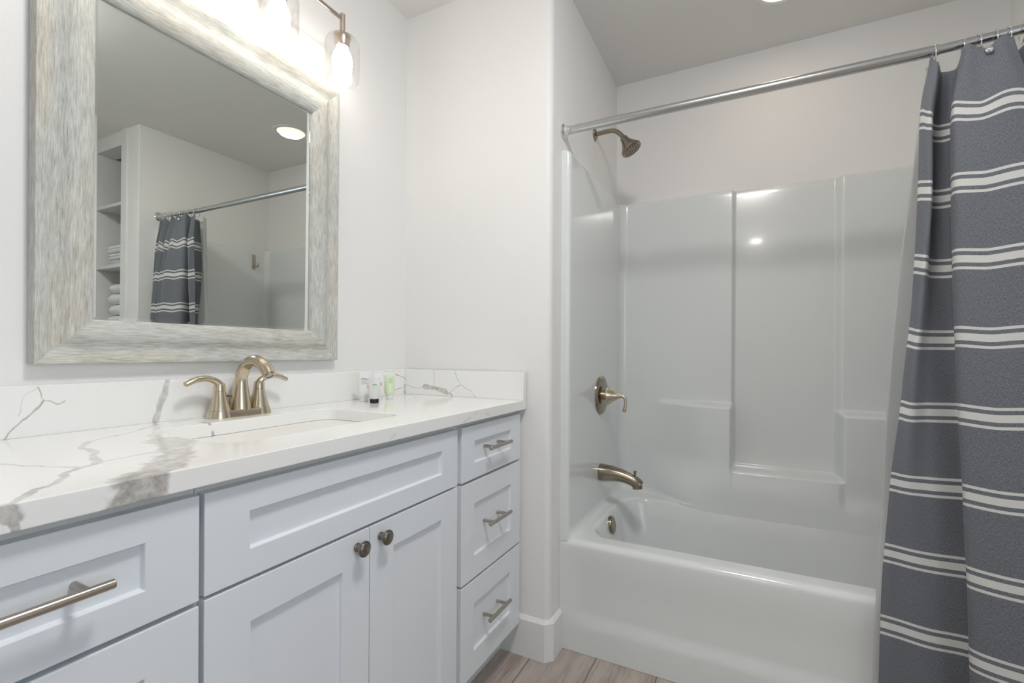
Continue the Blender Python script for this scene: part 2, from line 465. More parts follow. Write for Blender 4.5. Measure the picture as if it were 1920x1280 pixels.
# ------------------------------------------------------------------ the room
XE, YD, XB, YR, ZT = 1.530, -0.641, 2.399, -2.110, 2.44
XREAR, YRIGHT = -2.30, -2.75
struct('floor', box(B(), XREAR - 0.1, 2.6, YRIGHT - 0.1, 0.1, -0.05, 0.0), M_FLOOR)
struct('ceiling', box(B(), XREAR - 0.1, 2.6, YRIGHT - 0.1, 0.1, ZT, ZT + 0.05), M_CEIL)
struct('wall_left', box(B(), XREAR - 0.1, XE + 0.02, 0.0, 0.1, 0.0, ZT), M_WALL)
# end wall of the vanity with its rounded outside corner, solid back to the tub wall
r = 0.022
pts = [(XE, 0.1), (2.52, 0.1), (2.52, YD)] + [(XE + r - r * sin(a), YD + r - r * cos(a)) for a in (pi / 2 * i / 8 for i in range(9))]
struct('wall_end', prism(B(), pts, 0, ZT), M_WALL, smooth=30)
struct('wall_far', box(B(), XB, XB + 0.12, -2.9, YD, 0, ZT), M_WALL)
r = 0.006
pts = [(2.399, YR), (2.399, YR - 0.16), (XE, YR - 0.16)] + [(XE + r - r * cos(a), YR - r + r * sin(a)) for a in (pi / 2 * i / 8 for i in range(9))]
struct('wall_partition', prism(B(), pts, 0, ZT), M_WALL, smooth=30)
# closet beyond the partition: header over the opening, far jamb
bm = B(); box(bm, XE, XE + 0.11, YRIGHT, YR - 0.16, 2.352, ZT); box(bm, XE, XB, YRIGHT, -2.64, 0, 2.352)
struct('wall_closet', bm, M_WALL)
bm = B(); box(bm, XE - 0.012, XE, -2.292, -2.232, 0, ZT - 0.001); box(bm, XE - 0.012, XE, -2.70, -2.64, 0, ZT - 0.001)
struct('trim_1', bm, M_TRIM)
# right wall with an added, unseen window; plain rear wall
def wall_with_hole(name, axis, at, th, a0, a1, h0, h1, w0, w1):
    bm = B()
    for (p, q, z0, z1) in ((a0, w0, 0, ZT), (w1, a1, 0, ZT), (w0, w1, 0, h0), (w0, w1, h1, ZT)):
        if axis == 'y': box(bm, p, q, at - th, at, z0, z1)
        else: box(bm, at - th, at, p, q, z0, z1)
    return struct(name, bm, M_WALL)
wall_with_hole('wall_right', 'y', YRIGHT, 0.1, XREAR - 0.1, 2.52, 0.85, 2.05, -1.05, 0.35)
struct('wall_rear', box(B(), XREAR - 0.1, XREAR, YRIGHT, 0.0, 0, ZT), M_WALL)
def window(name, axis, at, w0, w1, h0, h1):
    f = B(); t = 0.045
    for (p, q, z0, z1) in ((w0, w0 + t, h0, h1), (w1 - t, w1, h0, h1), (w0 + t, w1 - t, h0, h0 + t), (w0 + t, w1 - t, h1 - t, h1), (w0 + t, w1 - t, (h0 + h1) / 2 - 0.02, (h0 + h1) / 2 + 0.02)):
        if axis == 'y': box(f, p, q, at - 0.07, at - 0.02, z0, z1)
        else: box(f, at - 0.07, at - 0.02, p, q, z0, z1)
    o = struct(name, f, M_TRIM)
    g = B()
    if axis == 'y': box(g, w0 + t, w1 - t, at - 0.048, at - 0.044, h0 + t, h1 - t)
    else: box(g, at - 0.048, at - 0.044, w0 + t, w1 - t, h0 + t, h1 - t)
    link('pane', g, M_PANE, o)
window('added_window_1', 'y', YRIGHT, -1.05, 0.35, 0.85, 2.05)  # added out of view to let in fill light

# baseboard with a 45 degree corner piece round the wall's rounded edge
def bb_ring(t, z):
    c = 0.012 + t
    outer = [(XE - t, -0.02), (XE - t, YD + 0.012), (XE + 0.012, YD - t), (1.6250, YD - t)]
    inner = [(1.6250, YD), (XE + 0.022, YD), (XE + 0.006, YD + 0.006), (XE, YD + 0.022), (XE, -0.02)]
    return [(x, y, z) for x, y in outer + inner]
bm = B(); loft(bm, [bb_ring(0.013, 0.0), bb_ring(0.013, 0.130), bb_ring(0.004, 0.141), bb_ring(0.001, 0.142)])
struct('baseboard_end', bm, M_TRIM)
bm = B(); box(bm, 0.7, XE, YRIGHT, YRIGHT + 0.013, 0, 0.14)
struct('baseboard_right', bm, M_TRIM)
bm = B(); box(bm, XREAR, XREAR + 0.013, YRIGHT, 0, 0, 0.14)
struct('baseboard_rear', bm, M_TRIM)

# ------------------------------------------------------------------ vanity cabinets
YF, FT = -0.535, 0.020      # face of doors and drawers, their thickness
def shaker(bm, x0, x1, z0, z1, rx, rz, dep=0.0085, y=YF, th=FT):
    def rect(a, b, c, d, yy): return [bm.verts.new(p) for p in ((a, yy, c), (b, yy, c), (b, yy, d), (a, yy, d))]
    bk = rect(x0, x1, z0, z1, y + th); of = rect(x0, x1, z0, z1, y)
    inn = rect(x0 + rx, x1 - rx, z0 + rz, z1 - rz, y); s = 0.002
    rc = rect(x0 + rx + s, x1 - rx - s, z0 + rz + s, z1 - rz - s, y + dep)
    bm.faces.new(bk[::-1]); bm.faces.new(rc)
    for a, b in ((bk, of), (of, inn), (inn, rc)):
        for i in range(4): bm.faces.new((a[i], a[(i + 1) % 4], b[(i + 1) % 4], b[i]))
    return bm

def pull(parent, cx, cz, L=0.138, c2c=0.086, y=YF):
    bm = B(); yb = y - 0.030
    lathe(bm, (cx - L / 2, yb, cz), (1, 0, 0), [(0, 0.0052), (0.0008, 0.006), (L - 0.0008, 0.006), (L, 0.0052)], 20)
    for s in (-1, 1):
        lathe(bm, (cx + s * c2c / 2, y + 0.0083, cz), (0, -1, 0), [(0, 0.005), (0.037, 0.005)], 16)
    return link('handle', bm, M_PULL, parent, origin=(cx, y + 0.0085, cz), smooth=35)

def knob(parent, cx, cz, y=YF):
    bm = B()
    lathe(bm, (cx, y, cz), (0, -1, 0), [(0, 0.009), (0.003, 0.009), (0.005, 0.0065), (0.014, 0.0058), (0.017, 0.009), (0.018, 0.0155), (0.021, 0.0168),
          (0.0235, 0.0160), (0.0232, 0.0145), (0.0225, 0.0138), (0.0245, 0.0125), (0.0262, 0.0085), (0.0268, 0.001)], 32)
    return link('knob', bm, M_KNOB, parent, origin=(cx, y, cz), smooth=40)

def carcass(parent, x0, x1):
    bm = B(); box(bm, x0, x1, YF + FT + 0.001, -0.002, 0.11, 0.8765)
    link('body', bm, M_CABIN, parent, bevel=0.0008)
    bm = B(); box(bm, x0 + 0.0005, x1 - 0.0005, -0.455, -0.01, 0.0, 0.1095)
    link('toe_kick', bm, M_CAB, parent)

def drawer_stack(label, x0, x1, fx0, fx1, hx):
    t = thing('drawer_cabinet', label, 'cabinet', ((x0 + x1) / 2, -0.26, 0.0))
    carcass(t, x0, x1)
    for z0, z1, rz in ((0.7025, 0.861, 0.047), (0.4075, 0.6945, 0.066), (0.1200, 0.4000, 0.070)):
        d = link('drawer', shaker(B(), fx0, fx1, z0, z1, 0.071, rz), M_CAB, t, origin=((fx0 + fx1) / 2, YF, (z0 + z1) / 2), bevel=0.0012)
        pull(d, hx, (z0 + z1) / 2 + 0.005)
    return t
drawer_stack('white three-drawer vanity cabinet with bar pulls, against the end wall beside the tub', 1.124, 1.524, 1.134, 1.5105, 1.316)
drawer_stack('white three-drawer vanity cabinet at the left edge, its top bar pull cut by the frame', 0.028, 0.4225, 0.043, 0.4190, 0.232)
t = thing('sink_cabinet', 'white shaker vanity cabinet under the sink with two doors and round knobs', 'cabinet', (0.773, -0.26, 0.0))
carcass(t, 0.4235, 1.1230)
link('false_front', shaker(B(), 0.4265, 1.1125, 0.7045, 0.861, 0.073, 0.047), M_CAB, t, bevel=0.0012)
for x0, x1, kx in ((0.4265, 0.7725, 0.736), (0.7745, 1.1125, 0.806)):
    d = link('door', shaker(B(), x0, x1, 0.120, 0.6985, 0.075, 0.068), M_CAB, t, origin=((x0 + x1) / 2, YF, 0.41), bevel=0.0012)
    knob(d, kx, 0.668)

# ------------------------------------------------------------------ countertop, sink, faucet
ct = thing('countertop', 'white quartz vanity countertop with grey veins and matching splashes', 'countertop', (0.77, -0.28, 0.877))
CX0, CX1, CY0, CY1, CRAD = 0.530, 1.005, -0.430, -0.140, 0.045
bm = B()
K = 10
outer = []
hole_t = rrect(CX0, CX1, CY0, CY1, CRAD, ZC, K); hole_b = [(x, y, 0.877) for x, y, z in hole_t]
# outer outline with one point for each hole point so that the top is a clean ring
def outline(z):
    x0, x1, y0, y1 = 0.012, 1.524, -0.5505, -0.001
    res = []
    n = K + 1
    for q, (a, b) in enumerate((((x1, None), (None, y1)), ((None, y1), (x0, None)), ((x0, None), (None, y0)), ((None, y0), (x1, None)))):
        for i in range(n):
            hx, hy, _ = hole_t[q * n + i]
            f = i / (n - 1)
            if q == 0: p = (x1, hy + (y1 - hy) * f * 2) if f <= 0.5 else (hx + (x1 - hx) * (1 - f) * 2, y1)
            elif q == 1: p = (hx + (x0 - hx) * f * 2, y1) if f <= 0.5 else (x0, hy + (y1 - hy) * (1 - f) * 2)
            elif q == 2: p = (x0, hy + (y0 - hy) * f * 2) if f <= 0.5 else (hx + (x0 - hx) * (1 - f) * 2, y0)
            else: p = (hx + (x1 - hx) * f * 2, y0) if f <= 0.5 else (x1, hy + (y0 - hy) * (1 - f) * 2)
            res.append((p[0], p[1], z))
    return res
loft(bm, [hole_b, hole_t, outline(ZC), outline(0.877), hole_b], False, False)
bmesh.ops.remove_doubles(bm, verts=bm.verts, dist=1e-6)
link('slab', bm, M_QUARTZ, ct, bevel=0.0015)
bm = B(); box(bm, 0.012, 1.524, YB, -0.0005, ZC, 1.0080)
link('backsplash', bm, M_QUARTZ_B, ct, bevel=0.0012)
bm = B(); box(bm, XS, 1.5240, -0.5505, YB - 0.0004, ZC + 0.0001, 1.0078)
link('side_splash', bm, M_QUARTZ_S, ct, bevel=0.0012)

bm = B()
rings = []
for ins, z, rr in ((-0.022, 0.8762, 0.055), (-0.006, 0.8762, 0.05), (-0.003, 0.868, 0.05), (0.004, 0.80, 0.055), (0.02, 0.755, 0.06), (0.05, 0.740, 0.06), (0.10, 0.735, 0.04)):
    rings.append(rrect(CX0 + ins, CX1 - ins, CY0 + ins, CY1 - ins, rr, z, 8))
loft(bm, rings, False, True)
sk = tag(link('sink_basin', bm, M_SINK, smooth=50, origin=(0.767, -0.285, 0.735)), 'white rectangular porcelain sink bowl set under the countertop cutout', 'sink')
sm = sk.modifiers.new('thickness', 'SOLIDIFY'); sm.thickness = 0.008; sm.offset = -1

FX, FY = 0.786, -0.068
fc = thing('sink_faucet', 'champagne nickel two-handle sink faucet behind the sink', 'faucet', (FX, FY, ZC))
def stadium(cx, cy, hx, r_, z, k=12):
    o = []
    for i in range(k + 1): a = -pi / 2 + pi * i / k; o.append((cx + hx + r_ * cos(a), cy + r_ * sin(a), z))
    for i in range(k + 1): a = pi / 2 + pi * i / k; o.append((cx - hx + r_ * cos(a), cy + r_ * sin(a), z))
    return o
HL, HR = FX - 0.056, FX + 0.052
HM = (HL + HR) / 2
bm = B(); loft(bm, [stadium(HM, FY, 0.053, 0.0275, ZC), stadium(HM, FY, 0.053, 0.0275, ZC + 0.003), stadium(HM, FY, 0.053, 0.0255, ZC + 0.014), stadium(HM, FY, 0.053, 0.0235, ZC + 0.018)])
link('base_plate', bm, M_NICKEL, fc, smooth=35)
for hx, s in ((HL, -1), (HR, 1)):
    bm = B()
    lathe(bm, (hx, FY, ZC), (0, 0, 1), [(0.0, 0.0300), (0.003, 0.0300), (0.0185, 0.0262), (0.0190, 0.0250), (0.030, 0.0225), (0.050, 0.0170), (0.066, 0.0138), (0.0665, 0.0132), (0.068, 0.0132), (0.0685, 0.0138), (0.080, 0.0132), (0.086, 0.0118), (0.0885, 0.006)], 36)
    h = link('handle_hub', bm, M_NICKEL, fc, origin=(hx, FY, ZC), smooth=32)
    bm = B()
    pth = cr([(hx + s * -0.004, FY, ZC + 0.074), (hx + s * 0.006, FY, ZC + 0.090), (hx + s * 0.030, FY - 0.001, ZC + 0.1005), (hx + s * 0.058, FY - 0.002, ZC + 0.0985), (hx + s * 0.082, FY - 0.003, ZC + 0.0885)], 8)
    tube(bm, pth, [0.0118 - 0.0040 * i / (len(pth) - 1) for i in range(len(pth))], 18, sq=0.75)
    link('lever', bm, M_NICKEL, h, smooth=50)
bm = B()
path = cr([(FX, FY, ZC), (FX, FY, ZC + 0.03), (FX, FY, ZC + 0.07), (FX, FY - 0.004, ZC + 0.105), (FX + 0.001, FY - 0.024, ZC + 0.134), (FX + 0.002, FY - 0.056, ZC + 0.1445), (FX + 0.003, FY - 0.088, ZC + 0.132), (FX + 0.004, FY - 0.110, ZC + 0.108)], 8)
rad = []
for i, p in enumerate(path):
    z = p.z - ZC; f = i / (len(path) - 1)
    rad.append(0.0265 - 0.0115 * ss(z, 0.0, 0.11) if f < 0.45 else 0.0150 + 0.0012 * ss(f, 0.6, 1.0))
tube(bm, path, rad, 28)
sp = link('spout', bm, M_NICKEL, fc, smooth=40)
bm = B(); d = (path[-1] - path[-3]).normalized()
lathe(bm, path[-1] - d * 0.001, d, [(0, 0.0118), (0.004, 0.0118), (0.004, 0.009), (0.002, 0.0088)], 24)
link('aerator', bm, M_PULL, sp, smooth=35)
bm = B(); lathe(bm, (FX - 0.012, FY + 0.030, ZC + 0.002), (0, 0, 1), [(0, 0.003), (0.050, 0.003)], 12)
lathe(bm, (FX - 0.034, FY + 0.030, ZC + 0.052), (1, 0, 0), [(0, 0.005), (0.003, 0.0068), (0.010, 0.0045), (0.026, 0.0035)], 16)
link('lift_rod', bm, M_NICKEL, fc, smooth=40)

# ------------------------------------------------------------------ toiletries by the splash
M_TUBEW = mat('white_tube_plastic', (0.84, 0.84, 0.84), 0.3)
M_TUBEC = mat('clear_gel_tube', (0.78, 0.80, 0.78), 0.15, Alpha=0.80)
M_TUBEG = mat('pale_green_tube', (0.70, 0.80, 0.56), 0.25)
M_INKG = mat('grey_ink', (0.30, 0.31, 0.33), 0.5); M_INKR = mat('red_ink', (0.72, 0.22, 0.16), 0.5)
M_INKO = mat('orange_ink', (0.85, 0.42, 0.16), 0.5); M_INKN = mat('green_ink', (0.18, 0.42, 0.24), 0.5)
def tube_bottle(label, x, y, w, h, m, capm, caph, capr, prints, rot=0.0):
    t = thing('toiletry_tube', label, 'toiletry tube', (x, y, ZC), 'small toiletry tubes by the splash')
    ca, sa = cos(rot), sin(rot)
    def P(u, v, z): return (x + u * ca - v * sa, y + u * sa + v * ca, ZC + z)
    # the tube faces the camera: u is across, v is depth
    bm = B()
    lathe(bm, (x, y, ZC + 0.0003), (0, 0, 1), [(0, capr * 0.97), (0.001, capr), (caph - 0.001, capr * 1.04), (caph, capr)], 24)
    link('cap', bm, capm, t, smooth=35)
    bm = B(); rings = []
    z0 = caph; n = 28
    for f in (0, 0.04, 0.10, 0.3, 0.55, 0.8, 0.90, 0.93, 1.0):
        z = z0 + (h - z0) * f
        hw = w / 2 * (0.80 + 0.20 * ss(f, 0, 0.10)) ; hd = (w * 0.36) * (1 - ss(f, 0.1, 0.92)) + 0.0012
        rings.append([P(hw * cos(a), hd * sin(a), z) for a in (2 * pi * k / n for k in range(n))])
    loft(bm, rings)
    link('tube_body', bm, m, t, smooth=45)
    for (u, zz, pw, ph, pm) in prints:
        f = (zz - z0) / (h - z0); hd = (w * 0.36) * (1 - ss(f, 0.1, 0.92)) + 0.0016
        uu = min(0.98, abs(u) / (w / 2)); v = -hd * sqrt(max(0.02, 1 - uu * uu)) - 0.0003
        bm = B(); q = [P(u - pw / 2, v, zz - ph / 2), P(u + pw / 2, v, zz - ph / 2), P(u + pw / 2, v, zz + ph / 2), P(u - pw / 2, v, zz + ph / 2)]
        q2 = [P(u + a * pw / 2, v + 0.002, zz + b * ph / 2) for a, b in ((-1, -1), (1, -1), (1, 1), (-1, 1))]
        A = [bm.verts.new(p) for p in q]; C2 = [bm.verts.new(p) for p in q2]
        bm.faces.new(A); bm.faces.new(C2[::-1])
        for i in range(4): bm.faces.new((A[i], A[(i + 1) % 4], C2[(i + 1) % 4], C2[i]))
        link('print_mark', bm, pm, t)
    return t
ROT = -0.72
tube_bottle('white toiletry tube with red mark, leftmost of the four by the splash', 1.204, -0.096, 0.036, 0.102, M_TUBEW, M_TUBEW, 0.016, 0.0125,
            [(-0.003, 0.079, 0.018, 0.0022, M_INKG), (0.0, 0.0745, 0.022, 0.0022, M_INKG), (-0.002, 0.067, 0.018, 0.0018, M_INKG), (0.0, 0.061, 0.022, 0.0012, M_INKG), (0.010, 0.047, 0.004, 0.014, M_INKR)], ROT)
tube_bottle('clear toiletry tube standing on a black cap, in front of the other tubes', 1.184, -0.158, 0.038, 0.082, M_TUBEC, M_BLACK, 0.0145, 0.0145,
            [(0.001, 0.060, 0.013, 0.0040, M_INKN), (0.0, 0.052, 0.016, 0.0012, M_TUBEG)], ROT)
tube_bottle('white toiletry tube with orange mark behind the black-capped tube', 1.254, -0.108, 0.038, 0.104, M_TUBEW, M_TUBEW, 0.016, 0.0125,
            [(0.010, 0.054, 0.006, 0.018, M_INKO)], ROT)
tube_bottle('pale green toiletry tube with a white end, rightmost of the four by the splash', 1.302, -0.118, 0.036, 0.102, M_TUBEG, M_TUBEW, 0.016, 0.0125,
            [(0.002, 0.073, 0.015, 0.0016, M_INKN), (0.003, 0.066, 0.013, 0.0016, M_INKN), (0.002, 0.060, 0.015, 0.0012, M_INKN), (0.0, 0.0905, 0.036, 0.012, M_TUBEW)], ROT)

# ------------------------------------------------------------------ mirror
MX0, MX1, MZ0, MZ1, MW = 0.3935, 1.1470, 1.0490, 1.9425, 0.104
WL, WR, WT, WB = 0.0980, 0.0995, 0.1075, 0.0945      # face widths of the frame's four members
mr = thing('framed_mirror', 'large wall mirror in a whitewashed weathered wood frame above the sink', 'mirror', ((MX0 + MX1) / 2, 0.0, MZ0))
mr.rotation_euler = (0.0045, 0, 0)
hw, hh = (MX1 - MX0) / 2, MZ1 - MZ0
# profile across the frame: (distance in from the outer edge, height off the wall)
PROF = [(0.0, 0.002), (0.0, 0.0275), (0.0015, 0.0300), (0.006, 0.0310), (0.012, 0.0298), (0.021, 0.0258), (0.030, 0.0212), (0.035, 0.0200), (0.040, 0.0208), (0.046, 0.0240),
        (0.053, 0.0290), (0.059, 0.0315), (0.066, 0.0322), (0.075, 0.0316), (0.085, 0.0290), (0.095, 0.0250), (0.1015, 0.0215), (0.104, 0.018), (0.104, 0.004)]
def member(name, a, b, out, w, wa, wb):
    """a->b outer edge in frame plane (x,z); out = inward direction; local X runs along the grain"""
    a, b, out = Vector((a[0], 0, a[1])), Vector((b[0], 0, b[1])), Vector((out[0], 0, out[1]))
    L = (b - a).length; n = 24
    bm = B(); rings = []
    for k in range(n + 1):
        rings.append([(d / MW * wa + (L - d / MW * (wa + wb)) * k / n, d / MW * w, h) for d, h in PROF])
    loft(bm, rings, True, True)
    bmesh.ops.recalc_face_normals(bm, faces=bm.faces)
    me = bpy.data.meshes.new(name); bm.to_mesh(me); bm.free(); me.materials.append(M_WOOD)
    for p in me.polygons: p.use_smooth = True
    me.set_sharp_from_angle(angle=math.radians(35))
    o = bpy.data.objects.new(name, me); COL.objects.link(o); o.parent = mr
    ex = (b - a).normalized(); ey = out; ez = Vector((0, -1, 0))
    mm = Matrix((ex, ey, ez)).transposed().to_4x4(); mm.translation = a
    o.matrix_local = mm
    return o
member('frame_rail', (hw, 0), (-hw, 0), (0, 1), WB, WR, WL)
member('frame_stile', (-hw, 0), (-hw, hh), (1, 0), WL, WB, WT)
member('frame_rail', (-hw, hh), (hw, hh), (0, -1), WT, WL, WR)
member('frame_stile', (hw, hh), (hw, 0), (-1, 0), WR, WT, WB)
bm = B(); i_ = 0.012
box(bm, -hw + WL - i_, hw - WR + i_, -0.0120, -0.004, WB - i_, hh - WT + i_)
me_o = link('mirror_glass', bm, M_MIRROR, None)
me_o.parent = mr; me_o.location = (0, 0, 0)
bm = B()   # ground bevel strip of the pane, standing a hair proud at its rim
bw = 0.0075; g0 = -0.001
M_BEV = mat('mirror_bevel', (0.84, 0.87, 0.855), 0.03, 1.0)
def rr4(ins, y): return [(-hw + WL + ins, y, WB + ins), (hw - WR - ins, y, WB + ins), (hw - WR - ins, y, hh - WT - ins), (-hw + WL + ins, y, hh - WT - ins)]
loft(bm, [rr4(g0, -0.0118), rr4(g0, -0.0124), rr4(g0 + bw, -0.0121)], False, False)
be = link('bevelled_edge', bm, M_BEV, None); be.parent = mr; be.location = (0, 0, 0)

# ------------------------------------------------------------------ vanity light
LX = [0.406, 0.629, 0.852, 1.0755]; LY, LZ = -0.120, 2.118
vl = thing('vanity_light', 'four-bulb wall light bar with clear glass jar shades above the mirror', 'wall light', (0.7408, 0.0, LZ))
bm = B(); lathe(bm, (0.7408, -0.001, LZ), (0, -1, 0), [(0, 0.062), (0.012, 0.062), (0.018, 0.058), (0.020, 0.045)], 40)
link('backplate', bm, M_FIXT, vl, smooth=35)
bm = B(); lathe(bm, (0.7408, -0.018, LZ), (0, -1, 0), [(0, 0.012), (0.10, 0.009)], 20)
link('stem', bm, M_FIXT, vl, smooth=35)
bm = B(); tube(bm, [(LX[0], LY, LZ), (LX[-1], LY, LZ)], 0.0062, 16)
link('bar', bm, M_FIXT, vl, smooth=40)
for x in LX:
    bm = B(); lathe(bm, (x, LY, 2.062), (0, 0, 1), [(0, 0.0085), (0.070, 0.0085), (0.072, 0.007)], 20)
    post = link('post', bm, M_FIXT, vl, origin=(x, LY, 2.062), smooth=35)
    bm = B(); lathe(bm, (x, LY, 2.0635), (0, 0, -1), [(-0.006, 0.010), (-0.001, 0.028), (0.002, 0.029), (0.002, 0.0235), (0.004, 0.0235), (0.030, 0.0215), (0.034, 0.0195), (0.034, 0.015), (0.026, 0.015)], 32)
    link('socket', bm, M_FIXT, post, smooth=32)
    bm = B(); lathe(bm, (x, LY, 2.0600), (0, 0, -1), [(0, 0.0245), (0.0008, 0.036), (0.006, 0.0455), (0.015, 0.0510), (0.028, 0.0530), (0.116, 0.0530), (0.130, 0.0510), (0.1395, 0.0440), (0.140, 0.0425), (0.1385, 0.0425),
          (0.129, 0.0492), (0.116, 0.0508), (0.028, 0.0508), (0.016, 0.049), (0.008, 0.044), (0.003, 0.035), (0.0025, 0.0245)], 40, False, False)
    link('glass_shade', bm, M_GLASS, post, smooth=50)
    bm = B(); lathe(bm, (x, LY, 2.0365), (0, 0, -1), [(0, 0.013), (0.006, 0.013), (0.014, 0.017), (0.026, 0.0255), (0.040, 0.0300), (0.056, 0.0310), (0.074, 0.0292), (0.089, 0.0232), (0.099, 0.0135), (0.103, 0.001)], 32)
    link('bulb', bm, M_BULB, post, smooth=60)

# ------------------------------------------------------------------ tub downlight and added ceiling fill lights
def downlight(label, x, y):
    d = thing('recessed_downlight', label, 'ceiling light', (x, y, ZT))
    bm = B(); lathe(bm, (x, y, ZT - 0.0002), (0, 0, -1), [(0, 0.106), (0.003, 0.105), (0.006, 0.098), (0.006, 0.086), (0.001, 0.080)], 48, False, False)
    link('trim_ring', bm, M_TRIM, d, smooth=40)
    bm = B(); lathe(bm, (x, y, ZT - 0.0008), (0, 0, -1), [(0, 0.0815), (0.0018, 0.0815), (0.0022, 0.075)], 48)
    link('lens', bm, M_LENS, d, smooth=40)
downlight('lit round recessed ceiling light over the bathtub', 2.01, -1.36)
downlight('added unseen round ceiling light at the rear of the room', -1.60, -1.28)  # unseen, added for room fill
fm = thing('added_fill_dome', 'added unseen fill dome on the ceiling in front of the vanity', 'ceiling light', (0.60, -1.25, ZT))  # unseen dome added for soft overhead fill on the vanity and ceiling
bm = B(); lathe(bm, (0.60, -1.25, ZT - 0.0002), (0, 0, -1), [(0, 0.165), (0.012, 0.165), (0.014, 0.158)], 48)
link('base_ring', bm, M_TRIM, fm, smooth=40)
bm = B(); lathe(bm, (0.60, -1.25, ZT - 0.0142), (0, 0, -1), [(0, 0.154), (0.016, 0.151), (0.034, 0.136), (0.050, 0.104), (0.058, 0.062), (0.060, 0.001)], 48)
link('fill_dome', bm, M_DOME, fm, smooth=60)

# ------------------------------------------------------------------ bathtub with its moulded surround
XT = 1.6255
tb = thing('bathtub', 'white one-piece alcove bathtub with moulded shelf surround', 'bathtub', (2.0, (YD + YR) / 2, 0.0))
# apron: profile in x,z swept along y; its panel is set back and flares out at the foot
bm = B(); grid = []
ys = [YD - 0.0005 - (YD - 0.0005 - YR - 0.0005) * i / 120 for i in range(121)]
for y in ys:
    s = ss(-y, 0.665, 0.735) * (1 - ss(-y, -YR - 0.09, -YR - 0.02))
    row = [(1.70, 0.400), (1.665, 0.400)]
    for k in range(9):
        a = pi / 2 * k / 8; row.append((XT + 0.022 - 0.022 * sin(a), 0.378 + 0.022 * cos(a)))
    dep = 0.011 * s
    row += [(XT + dep * ss(0.370 - z, 0.0, 0.16), z) for z in (0.366, 0.355, 0.34, 0.32, 0.29, 0.26, 0.23, 0.20, 0.17)]
    row += [(XT + dep * (1 - ss(t, 0, 1)), 0.152 - 0.062 * t) for t in (0, 0.15, 0.3, 0.45, 0.6, 0.75, 0.9, 1.0)] + [(XT, 0.05), (XT, 0.001)]
    grid.append([(x, y, z) for x, z in row])
loft(bm, grid, closed=False)
link('apron', bm, M_TUB, tb, smooth=60)
# basin
bm = B(); rings = []
OX0, OX1, OY0, OY1 = 1.693, 2.262, -2.032, -0.724
rings.append(rrect(1.662, 2.372, -2.085, -0.676, 0.004, 0.3998, 16))
rings.append(rrect(OX0 - 0.012, OX1 + 0.012, OY0 - 0.012, OY1 + 0.012, 0.135, 0.400, 16))
rings.append(rrect(OX0 - 0.003, OX1 + 0.003, OY0 - 0.003, OY1 + 0.003, 0.130, 0.3975, 16))
rings.append(rrect(OX0 + 0.002, OX1 - 0.002, OY0 + 0.002, OY1 - 0.002, 0.128, 0.391, 16))
for ins, z, rr in ((0.008, 0.375, 0.126), (0.020, 0.32, 0.125), (0.040, 0.22, 0.125), (0.058, 0.14, 0.12), (0.072, 0.105, 0.11), (0.095, 0.085, 0.10), (0.14, 0.078, 0.09), (0.22, 0.075, 0.05)):
    rings.append(rrect(OX0 + ins, OX1 - ins, OY0 + ins * 2.4, OY1 - ins, rr, z, 16))
loft(bm, rings, False, True)
link('basin', bm, M_TUB, tb, smooth=60)
# back wall of the surround as a height field with niche and ledges
YS = -0.674; YS2 = YR + 0.042; ZS = 1.820
def wall_x(y, z):
    u = -y
    lo = 1 - ss(z, 0.42, 0.62)                       # towards the tub the wall swells out to meet the basin
    A = 0.086 * ss(u, 0.82, 1.17) * (1 - lo) + 0.108 * ss(u, 0.74, 1.10) * lo
    full = 0.108 * lo
    Lf = A * (1 - ss(z, 0.834, 0.860)) + 0.004 * ss(u, 0.8, 1.16)
    Rt = max(0.078, full) * (1 - ss(z, 0.824, 0.850)) + 0.004
    Mn = 0.104 * (1 - ss(z, 0.560, 0.581)) + 0.030 * lo
    wm = ss(u, 1.178, 1.196) * (1 - ss(u, 1.570, 1.600))
    x = (1 - wm) * (2.366 - (Lf if u < 1.4 else Rt)) + wm * (2.388 - Mn)
    low = ss(0.54 - z, 0.0, 0.13) * ss(u, 0.84, 1.12)
    x = x * (1 - low) + low * (2.2515 + max(0.0, z - 0.345) * 0.10)
    rr = 0.040
    for e in (u + YS, -YS2 - u):
        e = max(e, 0.0)
        if e < rr: x -= rr - sqrt(max(0, rr * rr - (rr - e) ** 2))
    rb = 0.03 * (1 - ss(u, 0.85, 1.05))
    if rb > 0.001 and z < 0.40 + rb: x -= rb - sqrt(max(0, rb * rb - (0.40 + rb - max(z, 0.40)) ** 2))
    if z > ZS - 0.010: x += 0.010 - sqrt(max(0, 0.0001 - (z - ZS + 0.010) ** 2))
    return x
def levels(a, b, step, fine):
    v = []; x = a
    while x < b - 1e-6:
        v.append(x); x += 0.0025 if any(p <= x <= q for p, q in fine) else step
    v.append(b); return v
zz = levels(0.340, ZS, 0.02, ((0.34, 0.435), (0.535, 0.595), (0.815, 0.868), (1.805, 1.82)))
yy = levels(-YS, -YS2, 0.015, ((0.674, 0.72), (1.17, 1.20), (1.56, 1.605), (2.02, 2.07)))
bm = B()
rows = [[(wall_x(-u, z), -u, z) for u in yy] for z in zz]
rows.append([(2.3985, -u, ZS) for u in yy])
loft(bm, rows, closed=False)
link('surround_back', bm, M_TUB, tb, smooth=60)
